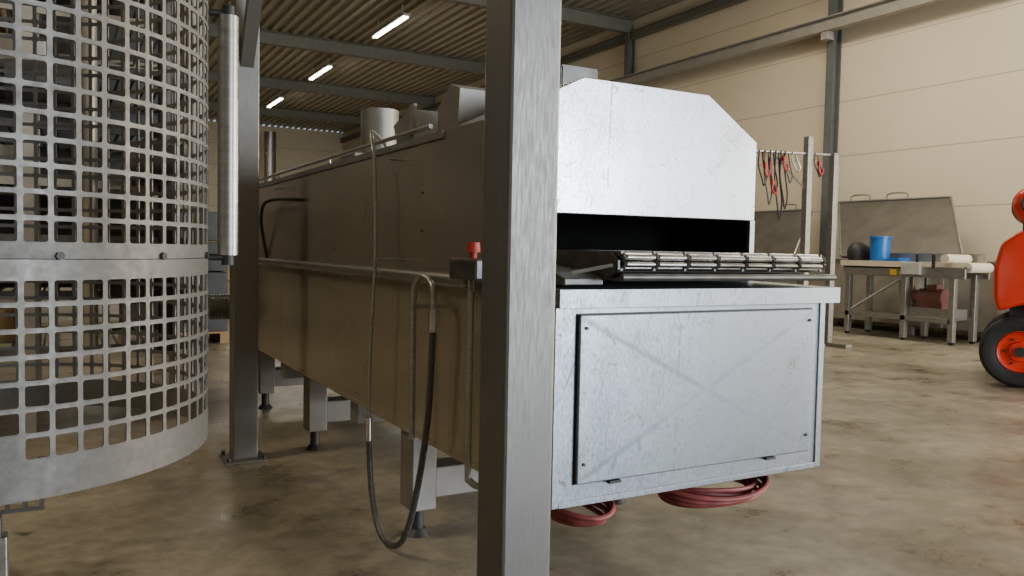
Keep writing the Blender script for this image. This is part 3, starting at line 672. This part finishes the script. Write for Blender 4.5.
def pallet(x,y,w,d,h,m,lab):
    e=thing("loaded_pallet",(x,y,0),lab,"pallet")
    bm=bmesh.new()
    for i in range(7): abox(bm,(x-w/2,y-d/2+i*(d-0.09)/6,0.12),(x+w/2,y-d/2+i*(d-0.09)/6+0.09,0.142))
    for i in range(3): abox(bm,(x-w/2+i*(w-0.1)/2,y-d/2,0),(x-w/2+i*(w-0.1)/2+0.1,y+d/2,0.12))
    finish("pallet",bm,WOOD,e)
    nx,nz=2,max(1,int(h/0.35))
    for i in range(nx):
        for k in range(nz):
            box("crate",(x-w/2+i*w/nx+0.01,y-d/2+0.02,0.143+k*h/nz),(x-w/2+(i+1)*w/nx-0.01,y+d/2-0.02,0.143+(k+1)*h/nz-0.012),m,e,0.008)
for (x,y,h,m,l) in ((-2.6,9.5,1.1,CARD,"brown cardboard boxes stacked on a wooden pallet"),(-4.6,10.2,1.4,GREYC,"dark plastic crates stacked on a wooden pallet"),(1.2,11.0,1.5,DARKM,"dark grey plastic crates stacked on a wooden pallet"),(2.6,16.5,1.6,CARD,"tall stack of brown cartons on a wooden pallet")):
    pallet(x,y,1.2,0.9,h,m,l)
E=thing("storage_rack",(-3.0,15.0,0),"dark steel storage rack loaded with boxes and machine parts","storage rack")
for xx in (-6.5,-3.8,-1.1,1.6):
    for yy in (14.5,15.4): box("upright",(xx-0.04,yy-0.04,0),(xx+0.04,yy+0.04,4.2),COLM,E,0)
for z in (0.6,1.8,3.0,4.0): box("shelf",(-6.5,14.45,z),(1.6,15.45,z+0.08),COLM,E,0)
for z in (0.69,1.89,3.09):
    for xx in (-6.1,-4.9,-3.3,-2.1,-0.6,0.4):
        h=random.uniform(0.45,0.85); w=random.uniform(0.7,0.95)
        o=box("storage_box",(xx,14.6,z),(xx+w,15.3,z+h),random.choice([CARD,GREYC,VATM,DARKM,VATM]),None,0.01)
        tag(o,"box stored on a shelf of the dark steel rack","box","boxes on the storage rack")
bm=bmesh.new(); acyl(bm,(8.6,39.5,0.0),(8.6,39.5,6.6),0.28,24); acyl(bm,(8.6,39.5,6.0),(8.6,39.5,6.06),0.31,24); acyl(bm,(8.6,39.5,4.0),(8.6,39.5,4.06),0.31,24)
o=finish("air_duct",bm,STEEL,None,True); tag(o,"round galvanised air duct rising to the roof","air duct")

# ------------------------------------------------------------------ lights
def area(name,loc,tgt,sx_,sy_,power,col,spread=None):
    l=bpy.data.lights.new(name,'AREA'); l.shape='RECTANGLE'; l.size=sx_; l.size_y=sy_; l.energy=power; l.color=col
    if spread: l.spread=math.radians(spread)
    o=bpy.data.objects.new(name,l); o.location=loc
    d=Vector(tgt)-Vector(loc); o.rotation_euler=d.to_track_quat('-Z','Y').to_euler(); C.objects.link(o); return o
area("door_daylight",(7.5,-9.9,2.4),(7.0,0,2.0),4.6,4.0,1450,(0.83,0.915,1.0))
area("side_fill_light",(13.1,-2.0,2.4),(2,2.0,0.6),3.6,3.6,1300,(1.0,0.93,0.80))  # unseen lamp added at the right to throw the machine's shadow left
area("roof_fill_light",(9.6,6.5,6.85),(9.6,6.7,0),1.2,9.0,560,(1.0,0.90,0.72))  # unseen overhead fill, added to brighten the right wall and aisle floor
area("roof_fill_light",(-4.2,4.0,6.85),(-3.4,4.4,0),1.2,2.5,170,(1.0,0.85,0.60),95)  # unseen fill with limited spread, added to light floor behind the guard
area("roof_fill_light",(-1.5,10.5,6.85),(-1.0,9.5,0),3.0,3.0,170,(1.0,0.84,0.58))  # unseen broad fill added to warm the left part of the hall
area("roof_fill_light",(5,28,6.8),(5,28,0),10.0,8.0,800,(1.0,0.90,0.74))  # unseen broad fill added to lift the far hall and its ceiling
w=bpy.data.worlds.new("World"); bpy.context.scene.world=w; w.use_nodes=True
bg=w.node_tree.nodes["Background"]; bg.inputs[0].default_value=(0.75,0.85,1.0,1); bg.inputs[1].default_value=0.6

# ------------------------------------------------------------------ camera
cd=bpy.data.cameras.new("Camera"); cam=bpy.data.objects.new("Camera",cd); C.objects.link(cam)
cd.sensor_width=36; cd.lens=36*809/1024; cd.clip_end=200
yaw=math.radians(29); pitch=math.radians(-2.7); roll=math.radians(1.1)
M=Matrix.Rotation(-yaw,4,'Z')@Matrix.Rotation(math.pi/2+pitch,4,'X')@Matrix.Rotation(roll,4,'Z')
cam.matrix_world=Matrix.Translation((0,0,1.23))@M
bpy.context.scene.camera=cam
